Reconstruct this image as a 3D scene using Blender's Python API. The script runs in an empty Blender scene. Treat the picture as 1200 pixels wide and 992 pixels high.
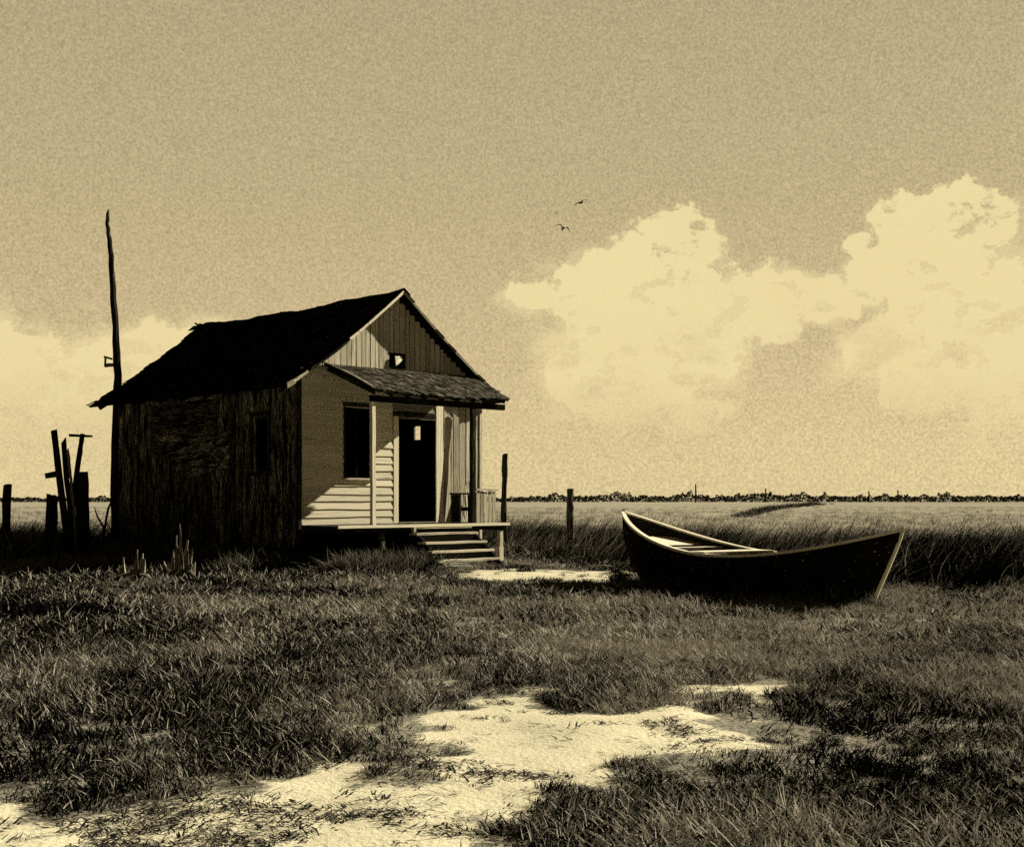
import bpy, math, random
import numpy as np
from mathutils import Vector, Matrix
R = math.radians
random.seed(11); rng = np.random.default_rng(5)
sc = bpy.context.scene
col = sc.collection
EYE = 1.4; F = 1500.0; HY = 583.0
def gx(px, z): return (px - 600.0) / F * z
def ground_pt(px, py):
    z = F * EYE / (py - HY); return (gx(px, z), z)

# ------------------------------------------------------------------ numpy noise
def _h(i, j, s):
    n = (i * 374761393 + j * 668265263 + s * 974634777) & 0xffffffff
    n = ((n ^ (n >> 13)) * 1274126177) & 0xffffffff
    return ((n ^ (n >> 16)) & 0xffff) / 65535.0
def vnoise(x, y, s=0):
    x = np.asarray(x, float); y = np.asarray(y, float)
    i = np.floor(x).astype(np.int64); j = np.floor(y).astype(np.int64)
    fx = x - i; fy = y - j; fx = fx*fx*(3-2*fx); fy = fy*fy*(3-2*fy)
    a = _h(i, j, s); b = _h(i+1, j, s); c = _h(i, j+1, s); d = _h(i+1, j+1, s)
    return (a*(1-fx)+b*fx)*(1-fy) + (c*(1-fx)+d*fx)*fy
def fbm(x, y, o=4, s=0):
    v = 0; a = .5; t = 0
    for k in range(o):
        v = v + a*vnoise(np.asarray(x)*2**k + 17.3*k, np.asarray(y)*2**k - 9.1*k, s+k); t += a; a *= .5
    return v / t

def gh(x, y):      # height of the ground, a few centimetres of swell near the shack
    x = np.asarray(x, float); y = np.asarray(y, float)
    fade = np.clip((60-y)/25, 0, 1)*np.clip((40-np.abs(x))/15, 0, 1)
    return ((fbm(x*.35, y*.35, 3, 3)-.5)*.16 + (fbm(x*2.1, y*2.1, 3, 8)-.5)*.05)*fade
def ghf(x, y): return float(gh(x, y))

# ------------------------------------------------------------------ tags / objects
def tag(o, label=None, cat=None, group=None, kind=None):
    if label: o['label'] = label
    if cat: o['category'] = cat
    if group: o['group'] = group
    if kind: o['kind'] = kind
    return o
def empty(name, loc, rz=0, label=None, cat=None, group=None):
    o = bpy.data.objects.new(name, None); col.objects.link(o)
    o.location = loc; o.rotation_euler = (0, 0, rz); o.empty_display_size = .3
    return tag(o, label, cat, group)

class MB:
    """collects boards, tubes and sheets, builds one mesh object; uv.x runs along the grain in metres"""
    def __init__(s): s.v = []; s.f = []; s.uv = []; s.t = []
    def quad(s, pts, uvs=None, tone=.5):
        n = len(s.v); s.v += [tuple(p) for p in pts]; s.f.append(tuple(range(n, n+len(pts))))
        s.uv.append(uvs or [(p[0]+p[1], p[2]) for p in pts]); s.t.append(tone)
    def board(s, p0, p1, wd, w, t, seg=1, jit=0, w1=None, t1=None, tone=None, rag0=0, rag1=0, bow=0):
        p0 = Vector(p0); p1 = Vector(p1); L = (p1-p0).length; d = (p1-p0)/L
        wd = Vector(wd); wd = (wd - d*wd.dot(d)).normalized(); td = d.cross(wd).normalized()
        if tone is None: tone = random.random()
        ou, ov = random.random()*37, random.random()*37
        w1 = w if w1 is None else w1; t1 = t if t1 is None else t1
        rings = []
        for k in range(seg+1):
            a = k/seg; c = p0 + d*L*a + td*bow*math.sin(math.pi*a)
            if jit: c = c + wd*random.uniform(-jit, jit) + td*random.uniform(-jit, jit)*.6
            ww = (w*(1-a)+w1*a)/2; tt = (t*(1-a)+t1*a)/2
            if jit: ww *= random.uniform(.9, 1.06)
            r = [c+wd*sx*ww+td*sy*tt for sx, sy in ((-1,-1),(1,-1),(1,1),(-1,1))]
            rg = rag0 if k == 0 else (rag1 if k == seg else 0)
            if rg:
                e0, e1 = random.uniform(-rg, rg), random.uniform(-rg, rg)
                r = [r[0]+d*e0, r[1]+d*e1, r[2]+d*e1, r[3]+d*e0]
            rings.append(r)
        n = len(s.v)
        for r in rings: s.v += [tuple(p) for p in r]
        per = [0, w, w+t, 2*w+t, 2*w+2*t]
        for k in range(seg):
            for q in range(4):
                a, b = n+4*k+q, n+4*k+(q+1) % 4
                s.f.append((a, b, b+4, a+4)); s.t.append(tone)
                u0, u1 = ou+L*k/seg, ou+L*(k+1)/seg
                s.uv.append([(u0, ov+per[q]), (u0, ov+per[q+1]), (u1, ov+per[q+1]), (u1, ov+per[q])])
        for base, rev in ((n, 1), (n+4*seg, 0)):
            idx = [base, base+1, base+2, base+3]
            if rev: idx.reverse()
            s.f.append(tuple(idx)); s.t.append(tone); s.uv.append([(ou, ov), (ou+.02, ov+w), (ou+.02, ov+w+t), (ou, ov+t)])
    def box(s, x0, x1, y0, y1, z0, z1, tone=None):
        dx, dy, dz = x1-x0, y1-y0, z1-z0; cx, cy, cz = (x0+x1)/2, (y0+y1)/2, (z0+z1)/2
        if dz >= dx and dz >= dy: s.board((cx, cy, z0), (cx, cy, z1), (1,0,0), dx, dy, tone=tone)
        elif dx >= dy: s.board((x0, cy, cz), (x1, cy, cz), (0,1,0), dy, dz, tone=tone)
        else: s.board((cx, y0, cz), (cx, y1, cz), (1,0,0), dx, dz, tone=tone)
    def tube(s, pts, rad, n=8, jit=0, cap=True, tone=.5, point=False):
        pts = [Vector(p) for p in pts]; m = len(s.v); ou = random.random()*30
        if not hasattr(rad, '__len__'): rad = [rad]*len(pts)
        for k, p in enumerate(pts):
            d = (pts[min(k+1, len(pts)-1)]-pts[max(k-1, 0)]).normalized()
            a = d.cross(Vector((0, 1, .13))).normalized(); b = d.cross(a)
            for q in range(n):
                th = 2*math.pi*q/n; r = rad[k]*(1+random.uniform(-jit, jit))
                s.v.append(tuple(p+a*math.cos(th)*r+b*math.sin(th)*r + (d*random.uniform(-jit, jit)*rad[k]*2 if k in (0, len(pts)-1) else Vector())))
        L = 0
        for k in range(len(pts)-1):
            dl = (pts[k+1]-pts[k]).length
            for q in range(n):
                a, b = m+k*n+q, m+k*n+(q+1) % n
                s.f.append((a, b, b+n, a+n)); s.t.append(tone)
                v0, v1 = q/n*2*math.pi*rad[k], (q+1)/n*2*math.pi*rad[k]
                s.uv.append([(ou+L, v0), (ou+L, v1), (ou+L+dl, v1), (ou+L+dl, v0)])
            L += dl
        if cap:
            for base, rev in ((m, 1), (m+(len(pts)-1)*n, 0)):
                idx = list(range(base, base+n))
                if rev: idx.reverse()
                s.f.append(tuple(idx)); s.t.append(tone); s.uv.append([(0, 0)]*n)
    def build(s, name, mat, parent=None, smooth=False, loc=None):
        me = bpy.data.meshes.new(name); me.from_pydata(s.v, [], s.f)
        uvl = me.uv_layers.new(name='grain'); flat = [c for f in s.uv for p in f for c in p]
        uvl.data.foreach_set('uv', flat)
        at = me.attributes.new('tone', 'FLOAT', 'FACE'); at.data.foreach_set('value', s.t)
        if smooth: me.polygons.foreach_set('use_smooth', [True]*len(me.polygons))
        me.materials.append(mat); me.update()
        o = bpy.data.objects.new(name, me); col.objects.link(o)
        if parent: o.parent = parent
        if loc: o.location = loc
        return o

# ------------------------------------------------------------------ material helpers
class NT:
    def __init__(s, tree): s.t = tree; s.N = tree.nodes; s.L = tree.links
    def new(s, t, **k):
        n = s.N.new(t)
        for a, b in k.items(): setattr(n, a, b)
        return n
    def link(s, a, b): s.L.new(a, b)
    def put(s, sock, v):
        if isinstance(v, bpy.types.NodeSocket): s.L.new(v, sock)
        else: sock.default_value = v
    def m(s, op, a, b=0, c=0, clamp=False):
        n = s.new('ShaderNodeMath', operation=op, use_clamp=clamp)
        s.put(n.inputs[0], a); s.put(n.inputs[1], b); s.put(n.inputs[2], c); return n.outputs[0]
    def mapr(s, v, a, b, c=0., d=1., smooth=False):
        n = s.new('ShaderNodeMapRange'); n.interpolation_type = 'SMOOTHSTEP' if smooth else 'LINEAR'
        s.put(n.inputs[0], v)
        for q, x in zip((1, 2, 3, 4), (a, b, c, d)): s.put(n.inputs[q], x)
        return n.outputs[0]
    def mix(s, f, a, b, mode='MIX'):
        n = s.new('ShaderNodeMix', data_type='RGBA', blend_type=mode)
        s.put(n.inputs[0], f); s.put(n.inputs[6], a); s.put(n.inputs[7], b); return n.outputs[2]
    def noise(s, vec, scale, detail=3, rough=.5, dist=0.):
        n = s.new('ShaderNodeTexNoise'); n.inputs['Scale'].default_value = scale
        n.inputs['Detail'].default_value = detail; n.inputs['Roughness'].default_value = rough
        n.inputs['Distortion'].default_value = dist
        if vec is not None: s.L.new(vec, n.inputs['Vector'])
        return n.outputs[0]
    def mapping(s, vec, scale=(1,1,1), loc=(0,0,0)):
        n = s.new('ShaderNodeMapping'); s.L.new(vec, n.inputs[0])
        n.inputs['Scale'].default_value = scale; n.inputs['Location'].default_value = loc; return n.outputs[0]
    def attr(s, name, typ='GEOMETRY'):
        n = s.new('ShaderNodeAttribute', attribute_name=name, attribute_type=typ); return n.outputs['Fac']
def sep(v):    # a grey with the warm cast of the place
    return (v, v*.90, v*.67, 1)
def mat_new(name, rough=.9):
    m = bpy.data.materials.new(name); m.use_nodes = True; t = NT(m.node_tree)
    b = m.node_tree.nodes['Principled BSDF']; b.inputs['Roughness'].default_value = rough
    b.inputs['Specular IOR Level'].default_value = 0
    return m, t, b
def wood(name, base, dark, light, dark_amt=.42, light_amt=.62, vary=.35, gs=(1.6, 55, 1), spot=.0, rough=.9, bump=.5):
    m, t, b = mat_new(name, rough)
    uv = t.new('ShaderNodeUVMap', uv_map='grain').outputs[0]
    g1 = t.noise(t.mapping(uv, gs), 1.0, 4, .62, .25)
    g2 = t.noise(t.mapping(uv, (gs[0]*2.7, gs[1]*1.6, 1), (7, 3, 1)), 1.0, 3, .6, .5)
    big = t.noise(t.mapping(uv, (1.3, 5, 1), (2, 9, 0)), 1.0, 4, .6)
    tone = t.attr('tone')
    c = t.mix(t.mapr(g1, dark_amt-.07, dark_amt+.05), sep(dark), sep(base))
    c = t.mix(t.m('MULTIPLY', t.mapr(g2, light_amt-.03, light_amt+.05), t.mapr(big, .4, .62)), c, sep(light))
    if spot:
        sp = t.noise(t.mapping(uv, (14, 30, 1)), 1.0, 2, .5)
        c = t.mix(t.mapr(sp, .70, .73, 0, spot), c, sep(light))
    k = t.mapr(tone, 0, 1, 1-vary, 1+vary)
    n = t.new('ShaderNodeVectorMath', operation='SCALE'); t.link(c, n.inputs[0]); t.link(k, n.inputs['Scale'])
    t.link(n.outputs[0], b.inputs['Base Color'])
    bp = t.new('ShaderNodeBump'); bp.inputs['Strength'].default_value = bump; bp.inputs['Distance'].default_value = .012
    t.link(g1, bp.inputs['Height']); t.link(bp.outputs[0], b.inputs['Normal'])
    return m

M = {}
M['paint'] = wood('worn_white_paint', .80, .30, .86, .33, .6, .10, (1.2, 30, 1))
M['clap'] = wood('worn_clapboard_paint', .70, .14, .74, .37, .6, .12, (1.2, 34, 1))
M['pale'] = wood('bleached_wood', .56, .10, .72, .40, .58, .22, (1.3, 45, 1))
M['grey'] = wood('weathered_grey_wood', .30, .03, .50, .44, .58, .35, (1.2, 42, 1))
M['dark'] = wood('tarred_wood', .022, .006, .20, .45, .60, .5, (1.4, 34, 1), spot=.35)
M['post'] = wood('old_post_wood', .035, .006, .22, .46, .62, .4, (1.5, 40, 1), spot=.3)
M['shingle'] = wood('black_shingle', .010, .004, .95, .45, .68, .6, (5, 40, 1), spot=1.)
M['porch_shingle'] = wood('faded_shingle', .075, .006, .30, .50, .56, .55, (2.2, 34, 1), spot=.3)
M['inside'] = wood('near_black_wood', .010, .004, .03, .45, .66, .3)  # even near-black tone for the interior, wall backing, risers and birds
M['hull'] = wood('black_hull_paint', .012, .005, .70, .42, .685, .25, (2.2, 60, 1), spot=.9, rough=.8)
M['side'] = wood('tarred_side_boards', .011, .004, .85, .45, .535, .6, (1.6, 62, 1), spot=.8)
M['oldpost'] = wood('cracked_post_wood', .09, .01, .40, .47, .60, .4, (1.5, 40, 1), spot=.3)
M['boat_in'] = wood('boat_inner_wood', .035, .008, .16, .45, .62, .3, (1.2, 40, 1))

# ------------------------------------------------------------------ ground
POLYS = []
main = [(-260,910),(0,918),(60,922),(120,932),(170,925),(230,914),(300,916),(335,906),(370,893),(400,890),(418,908),(445,922),(480,905),(520,885),(500,868),(478,848),(452,832),(500,818),(560,802),(610,801),(650,816),(700,832),(760,822),(820,804),(892,786),(885,808),(830,825),(795,848),(860,866),(935,872),(930,884),(860,887),(800,884),(730,900),(705,914),(665,930),(645,950),(625,972),(610,1005),(590,1090),(500,1300),(-500,1300),(-500,915)]
path = [(508,673),(560,671),(640,668),(700,667),(740,670),(748,682),(700,683),(640,680),(570,680)]
for p in (main, path): POLYS.append(np.array([ground_pt(*q) for q in p]))
def sdist(x, y, P):
    n = len(P); d = np.full(x.shape, 1e9); ins = np.zeros(x.shape, bool)
    for k in range(n):
        ax, ay = P[k]; bx, by = P[(k+1) % n]
        ex, ey = bx-ax, by-ay; wx, wy = x-ax, y-ay
        h = np.clip((wx*ex+wy*ey)/(ex*ex+ey*ey+1e-12), 0, 1)
        d = np.minimum(d, (wx-ex*h)**2+(wy-ey*h)**2)
        c = ((ay > y) != (by > y)) & (x < (bx-ax)*(y-ay)/((by-ay) if by != ay else 1e-9)+ax); ins ^= c
    d = np.sqrt(d); return np.where(ins, d, -d)
def sand_field(x, y):
    x = np.asarray(x, float); y = np.asarray(y, float)
    a = np.clip(sdist(x, y, POLYS[0])/.55, -1, 1.9); b = np.clip(sdist(x, y, POLYS[1])/1.5, -1, .42)
    s = .5+.5*np.maximum(a, b)
    n = fbm(x*1.5, y*.9, 4, 21)-.5; n2 = fbm(x*4.5, y*2.6, 3, 33)-.5
    n3 = fbm(x*2.2+9, y*5.0, 3, 47)-.5
    return s+n*.8+n2*.75+n3*.6

def axis(fine0, fine1, step, far):
    a = list(np.arange(fine0, fine1+1e-6, step)); s = step
    v = fine1
    while v < far[1]: s *= 1.35; v += s; a.append(v)
    v = fine0; s = step
    while v > far[0]: s *= 1.35; v -= s; a.insert(0, v)
    return np.array(a)
xs = axis(-11, 9, .07, (-3500, 3500)); ys = axis(3.5, 32, .09, (-60, 6000))
X, Y = np.meshgrid(xs, ys); Z = gh(X, Y)
near = (Y < 40) & (Y > 3) & (np.abs(X) < 20)
S = np.zeros_like(X); S[near] = sand_field(X[near], Y[near])
me = bpy.data.meshes.new('ground'); nx, ny = len(xs), len(ys)
V = np.stack([X.ravel(), Y.ravel(), Z.ravel()], 1)
i = np.arange(nx*ny).reshape(ny, nx)
Q = np.stack([i[:-1,:-1].ravel(), i[:-1,1:].ravel(), i[1:,1:].ravel(), i[1:,:-1].ravel()], 1)
me.vertices.add(len(V)); me.vertices.foreach_set('co', V.ravel())
me.loops.add(Q.size); me.loops.foreach_set('vertex_index', Q.ravel().astype(np.int32))
me.polygons.add(len(Q)); me.polygons.foreach_set('loop_start', (np.arange(len(Q))*4).astype(np.int32))
me.update(calc_edges=True); me.validate()
at = me.attributes.new('sand', 'FLOAT', 'POINT'); at.data.foreach_set('value', S.ravel())
me.polygons.foreach_set('use_smooth', [True]*len(me.polygons))
m, t, b = mat_new('ground_soil_and_sand', .95)
P = t.new('ShaderNodeNewGeometry').outputs['Position']
n1 = t.noise(P, 3.2, 5, .6); n2 = t.noise(P, 26, 4, .65); n3 = t.noise(t.mapping(P, (1, .45, 1)), .9, 4, .6)
sand = t.m('ADD', t.attr('sand'), t.m('MULTIPLY', t.m('SUBTRACT', n2, .5), .35))
sandm = t.mapr(sand, .50, .62)
halo = t.mapr(sand, .18, .5)
soil = t.mix(t.mapr(n2, .38, .55), (.10,.092,.072,1), (.26,.24,.19,1))
soil = t.mix(halo, soil, t.mix(t.mapr(n2, .4, .6), (.14,.13,.10,1), (.34,.31,.23,1)))
sandc = t.mix(t.mapr(n1, .35, .7), (.62, .555, .385, 1), (.68, .62, .44, 1))
sandc = t.mix(t.mapr(t.noise(P, 60, 3, .6), .60, .72, 0, .35), sandc, sep(.32))
c = t.mix(sandm, soil, sandc)
sx = t.new('ShaderNodeSeparateXYZ'); t.link(P, sx.inputs[0])
far = t.mapr(sx.outputs[1], 36, 60)
marsh = t.mix(t.mapr(t.noise(t.mapping(P, (.012, .045, 1)), 1, 5, .6), .35, .65), sep(.27), sep(.38))
c = t.mix(far, c, marsh)
t.link(c, b.inputs['Base Color'])
bp = t.new('ShaderNodeBump'); bp.inputs['Strength'].default_value = .55; bp.inputs['Distance'].default_value = .02
t.link(n2, bp.inputs['Height']); t.link(bp.outputs[0], b.inputs['Normal'])
me.materials.append(m)
g = bpy.data.objects.new('ground', me); col.objects.link(g)
tag(g, 'flat marsh ground with a bare pale sand track in the foreground', 'ground', kind='structure')

# ------------------------------------------------------------------ the shack
W, L, FL = 4.85, 7.33, .87
OV_S, OV_F, OV_B = .5, .24, .4
EAVE, PEAK = 3.56, 5.68
RISE = PEAK-EAVE; RUN = W/2+OV_S
def roof_h(x, y=0):    # top of the roof boards at local x (slight hollow in each slope, sagging ridge)
    a = 1-abs(x-W/2)/RUN
    h = EAVE + RISE*a - .09*math.sin(math.pi*min(max(a, 0), 1))
    return h - (.06*math.sin(math.pi*min(max(y/L, 0), 1)) + .022*math.sin(y*2.3+.6) + .012*math.sin(y*5.9))*a
shack = empty('wooden_shack', (-4.133, 25.0, 0), R(45), 'weathered raised wooden shack with a black shingled gable roof and small front porch', 'shack')

def wall_skin(mb, x0, x1, z0, z1, y, out, holes=(), vertical=True, bw=.16, th=.024, axis='x', top=None, jit=.004, gap=.006):
    """boards on a wall; 'along' coordinate is x (front/back) or y (sides)"""
    def P(a, z, d): return (a, y+out*d, z) if axis == 'x' else (y+out*d, a, z)
    wdir = (1, 0, 0) if axis == 'x' else (0, 1, 0)
    if vertical:
        a = x0
        while a < x1-.01:
            w = min(bw*random.uniform(.75, 1.25), x1-a)
            c = a+w/2; zt = top(c) if top else z1
            spans = [(z0, zt)]
            for h in holes:
                if h[0] < c < h[1]:
                    spans = [s for q in spans for s in ((q[0], min(q[1], h[2])), (max(q[0], h[3]), q[1])) if s[1]-s[0] > .03]
            for s0, s1 in spans:
                mb.board(P(c, s0, th/2+random.uniform(0, .008)), P(c, s1, th/2+random.uniform(0, .008)), wdir, w-gap*random.uniform(.5, 2.2), th, seg=max(1, int((s1-s0)/.7)), jit=jit, rag0=.012)
            a += w
    else:
        z = z0
        while z < z1-.01:
            h_ = min(bw*random.uniform(.93, 1.07), z1-z); c = z+h_/2
            spans = [(x0, x1)]
            for h in holes:
                if h[2] < c < h[3]:
                    spans = [s for q in spans for s in ((q[0], min(q[1], h[0])), (max(q[0], h[1]), q[1])) if s[1]-s[0] > .03]
            for s0, s1 in spans:
                tilt = Vector((0, out*.14, 1)) if axis == 'x' else Vector((out*.14, 0, 1))
                mb.board(P(s0, c, th/2+.008), P(s1, c+random.uniform(-.006, .006), th/2+.008), -tilt if False else Vector((tilt[0]*-1, tilt[1]*-1, 1)), h_+.012, th, seg=max(1, int((s1-s0)/.6)), jit=jit*.8)
            z += h_
def backing(mb, x0, x1, z0, z1, ya, yb, holes=(), axis='x'):
    """the wall behind the boards: boxes around the openings"""
    def bx(a0, a1, c0, c1):
        if a1-a0 < .01 or c1-c0 < .01: return
        if axis == 'x': mb.box(a0, a1, ya, yb, c0, c1)
        else: mb.box(ya, yb, a0, a1, c0, c1)
    cuts = sorted(set([x0, x1]+[h[0] for h in holes]+[h[1] for h in holes]))
    for a0, a1 in zip(cuts, cuts[1:]):
        hs = sorted([h for h in holes if h[0] < (a0+a1)/2 < h[1]], key=lambda h: h[2]); z = z0
        for h in hs: bx(a0, a1, z, h[2]); z = h[3]
        bx(a0, a1, z, z1)

WT = 3.70   # top of the backing walls
WIN = (1.08, 1.74, 1.82, 3.22); DOOR = (2.49, 3.51, FL, 3.06)
SWIN = (1.10, 1.62, 1.95, 3.0)      # window slit of the left side wall (local y)
RWIN = (1.95, 2.24, 2.75, 3.07)     # small opening of the right side wall
PORCH_X0, PORCH_X1, PD = .55, 4.50, 1.1
# front wall
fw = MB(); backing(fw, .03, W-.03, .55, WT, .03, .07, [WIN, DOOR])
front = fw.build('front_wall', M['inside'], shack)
mb = MB(); wall_skin(mb, .03, 2.33, FL, 3.95, .03, -1, [WIN], False, .155, axis='x')
mb.build('clapboard_siding', M['clap'], front)
mb = MB(); wall_skin(mb, 3.78, W-.02, FL, 3.72, .03, -1, [], True, .24, axis='x', gap=.014, jit=.007)
mb.build('plank_siding', M['pale'], front)
mb = MB(); wall_skin(mb, 2.33, 3.52, 3.06, 3.95, .03, -1, [], False, .155, axis='x')
mb.build('lintel_boarding', M['grey'], front)
VENT = (2.30, 2.62, 4.10, 4.42)
gb = MB(); gr_ = MB()
n_ = 24
for k in range(n_):
    x0 = W*k/n_; x1 = W*(k+1)/n_; zt = roof_h((x0+x1)/2)-.07
    if zt-WT > .02:
        if VENT[0]-.1 < (x0+x1)/2 < VENT[1]+.1: gb.box(x0, x1, .03, .07, WT, VENT[2]); gb.box(x0, x1, .03, .07, VENT[3], zt)
        else: gb.box(x0, x1, .03, .07, WT, zt)
        gr_.box(x0, x1, L-.07, L-.03, WT, zt)
gable = gb.build('gable_wall', M['inside'], shack); gr_.build('gable_wall', M['inside'], shack)
mb = MB(); wall_skin(mb, .03, W-.03, 3.78, 5, .03, -1, [VENT], True, .13, axis='x', top=lambda x: roof_h(x)-.06, gap=.012)
mb.build('gable_boarding', M['pale'], gable)
mb = MB(); mb.board((2.60, -.01, 4.34), (2.36, -.06, 4.24), (0, .1, 1), .07, .02, 3, .008, w1=.20, rag0=.03, rag1=.04); mb.build('vent_flap', M['pale'], gable)
mb = MB(); mb.box(VENT[0]-.03, VENT[1]+.03, -.015, .03, VENT[2]-.05, VENT[2]-.002, .2); mb.build('vent_sill', M['dark'], gable)
# left side wall: a patchwork of upright boards with one patch of level boards
sw = MB(); backing(sw, .03, L-.03, .45, WT, .03, .07, [SWIN], axis='y')
side = sw.build('side_wall', M['inside'], shack)
PATCH = (3.0, 5.7, 2.4, 3.72)
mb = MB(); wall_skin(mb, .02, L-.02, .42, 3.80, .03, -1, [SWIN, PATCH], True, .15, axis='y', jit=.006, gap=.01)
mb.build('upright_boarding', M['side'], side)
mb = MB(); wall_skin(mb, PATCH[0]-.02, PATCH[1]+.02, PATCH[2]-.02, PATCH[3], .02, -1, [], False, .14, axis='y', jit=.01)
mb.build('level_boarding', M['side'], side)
# sagging diagonal patch boards nailed over the side wall
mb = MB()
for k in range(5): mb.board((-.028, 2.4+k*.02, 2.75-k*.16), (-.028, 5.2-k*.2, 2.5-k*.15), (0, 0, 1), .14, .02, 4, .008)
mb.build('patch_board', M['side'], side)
mb = MB()
mb.box(-.03, .0, SWIN[0]-.08, SWIN[0], SWIN[2]-.05, SWIN[3]+.06); mb.box(-.03, .0, SWIN[1], SWIN[1]+.08, SWIN[2]-.05, SWIN[3]+.06)
mb.box(-.036, .0, SWIN[0]-.1, SWIN[1]+.1, SWIN[3]+.06, SWIN[3]+.15, .9); mb.box(-.05, .0, SWIN[0]-.1, SWIN[1]+.1, SWIN[2]-.1, SWIN[2]-.05)
wn = mb.build('window', M['dark'], shack)
# right side wall, rear wall
rw = MB(); backing(rw, .03, L-.03, .45, WT, W-.07, W-.03, [RWIN], axis='y')
right = rw.build('side_wall', M['inside'], shack)
mb = MB(); wall_skin(mb, .02, L-.02, .42, 3.80, W-.03, 1, [RWIN], True, .16, axis='y')
mb.build('upright_boarding', M['grey'], right)
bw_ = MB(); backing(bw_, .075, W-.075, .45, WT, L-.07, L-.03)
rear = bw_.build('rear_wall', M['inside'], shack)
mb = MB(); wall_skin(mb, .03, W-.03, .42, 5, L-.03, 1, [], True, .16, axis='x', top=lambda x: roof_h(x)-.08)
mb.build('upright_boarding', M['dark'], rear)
# corner boards
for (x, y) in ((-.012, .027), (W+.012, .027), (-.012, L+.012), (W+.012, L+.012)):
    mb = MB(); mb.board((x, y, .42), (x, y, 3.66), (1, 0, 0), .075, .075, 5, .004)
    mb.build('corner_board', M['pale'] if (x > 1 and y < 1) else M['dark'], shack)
# floor, sills, piers
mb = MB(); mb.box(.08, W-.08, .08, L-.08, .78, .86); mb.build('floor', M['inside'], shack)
mb = MB(); mb.box(.0, W, -.01, .11, .36, .548); mb.box(-.0, .1, .12, L, .34, .44); mb.box(W-.1, W, .12, L, .34, .44); mb.box(.1, W-.1, L-.1, L, .34, .44)
mb.build('sill_beam', M['dark'], shack)
for px_ in (.12, W/2, W-.12):
    for py_ in (.14, L/3, 2*L/3, L-.14):
        mb = MB(); mb.box(px_-.13, px_+.13, py_-.13, py_+.13, -.1, .355); mb.build('pier', M['post'], shack)
mb = MB()
a = .15
while a < L-.1: mb.board((.045, a, -.05), (.045, a+random.uniform(-.02,.02), .40), (0,1,0), .16, .02, 1, rag0=.03); a += .17
mb.build('skirting', M['dark'], shack)
mb = MB(); a = .1
while a < W-.1: mb.board((a, .14, -.05), (a, .14, .40), (1,0,0), .16, .02, 1); a += .17
mb.build('skirting', M['inside'], shack)

# main roof: sheathing + shingles
def roof_point(x, y, d=0.): return Vector((x, y, roof_h(x, y)+d))
def shingle_slope(mb, sgn):
    rows = 24
    for r_ in range(rows):
        a0 = r_/rows; a1 = min(1.0, (r_+1.75)/rows)
        y = -OV_F-random.uniform(0, .05)
        while y < L+OV_B:
            w = random.uniform(.10, .21); e = random.uniform(-.03, .03)
            if (y < -OV_F+.05 or y+w > L+OV_B-.05) and random.random() < .18: y += w; continue
            def pt(a, yy, d):
                x = W/2+sgn*RUN*(1-a); aa = min(max(y/L, 0), 1); return roof_point(x, yy, d)
            ea = (random.uniform(-.045, .01) if r_ else random.uniform(-.03, .02))/RUN
            lift = random.uniform(.018, .034)+(.03 if random.random() < .05 else 0)
            A = pt(a0+ea, y, lift); B = pt(a0+ea+random.uniform(-.004,.004), y+w-.008, lift+random.uniform(-.004,.006))
            C = pt(a1, y+w-.008+e*.3, .006); D = pt(a1, y+e*.3, .006)
            A2 = A-Vector((0,0,.016)); B2 = B-Vector((0,0,.016))
            tn = random.random(); ou = random.random()*20
            u = [(ou, 0), (ou, w), (ou+.25, w), (ou+.25, 0)]
            if sgn > 0: mb.quad([A,B,C,D], u, tn); mb.quad([A2,B2,B,A], [(ou,0),(ou,w),(ou+.02,w),(ou+.02,0)], tn)
            else: mb.quad([B,A,D,C], [u[1],u[0],u[3],u[2]], tn); mb.quad([B2,A2,A,B], [(ou,0),(ou,w),(ou+.02,w),(ou+.02,0)], tn)
            y += w
sh = MB(); ny_ = 12; na_ = 10
for sgn in (-1, 1):
    for i_ in range(na_):
        for j_ in range(ny_):
            x0 = W/2+sgn*RUN*(1-i_/na_); x1 = W/2+sgn*RUN*(1-(i_+1)/na_)
            y0 = -OV_F+(L+OV_F+OV_B)*j_/ny_; y1 = -OV_F+(L+OV_F+OV_B)*(j_+1)/ny_
            a_, b_, c_, d_ = roof_point(x0,y0), roof_point(x0,y1), roof_point(x1,y1), roof_point(x1,y0)
            if sgn > 0: sh.quad([a_, b_, c_, d_])
            else: sh.quad([b_, a_, d_, c_])
            dz = Vector((0,0,-.045)); q = [a_+dz, d_+dz, c_+dz, b_+dz] if sgn > 0 else [b_+dz, c_+dz, d_+dz, a_+dz]
            sh.quad(q)
            if i_ == 0: sh.quad([a_, a_+dz, b_+dz, b_])
            if j_ == 0: sh.quad([a_, d_, d_+dz, a_+dz])
            if j_ == ny_-1: sh.quad([b_, b_+dz, c_+dz, c_])
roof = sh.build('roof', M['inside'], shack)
mb = MB(); shingle_slope(mb, -1); mb.build('shingle_covering', M['shingle'], roof)
mb = MB(); shingle_slope(mb, 1); mb.build('shingle_covering', M['shingle'], roof)
mb = MB(); y = -OV_F-.04
while y < L+OV_B:
    w = random.uniform(.25, .5)
    for sgn in (-1, 1):
        x1 = W/2+sgn*.15
        p0 = Vector((W/2, y, roof_h(W/2, y)+.045)); p1 = Vector((W/2, y+w, roof_h(W/2, y+w)+.045+random.uniform(-.01, .02)))
        c0 = (p0+Vector((x1, y, roof_h(x1, y)+.045)))/2; c1 = (p1+Vector((x1, y+w, roof_h(x1, y+w)+.045)))/2
        mb.board(c0, c1, Vector((x1, y, roof_h(x1, y)))-Vector((W/2, y, roof_h(W/2, y))), .2, .02, 1, .004)
    y += w*.93
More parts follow.
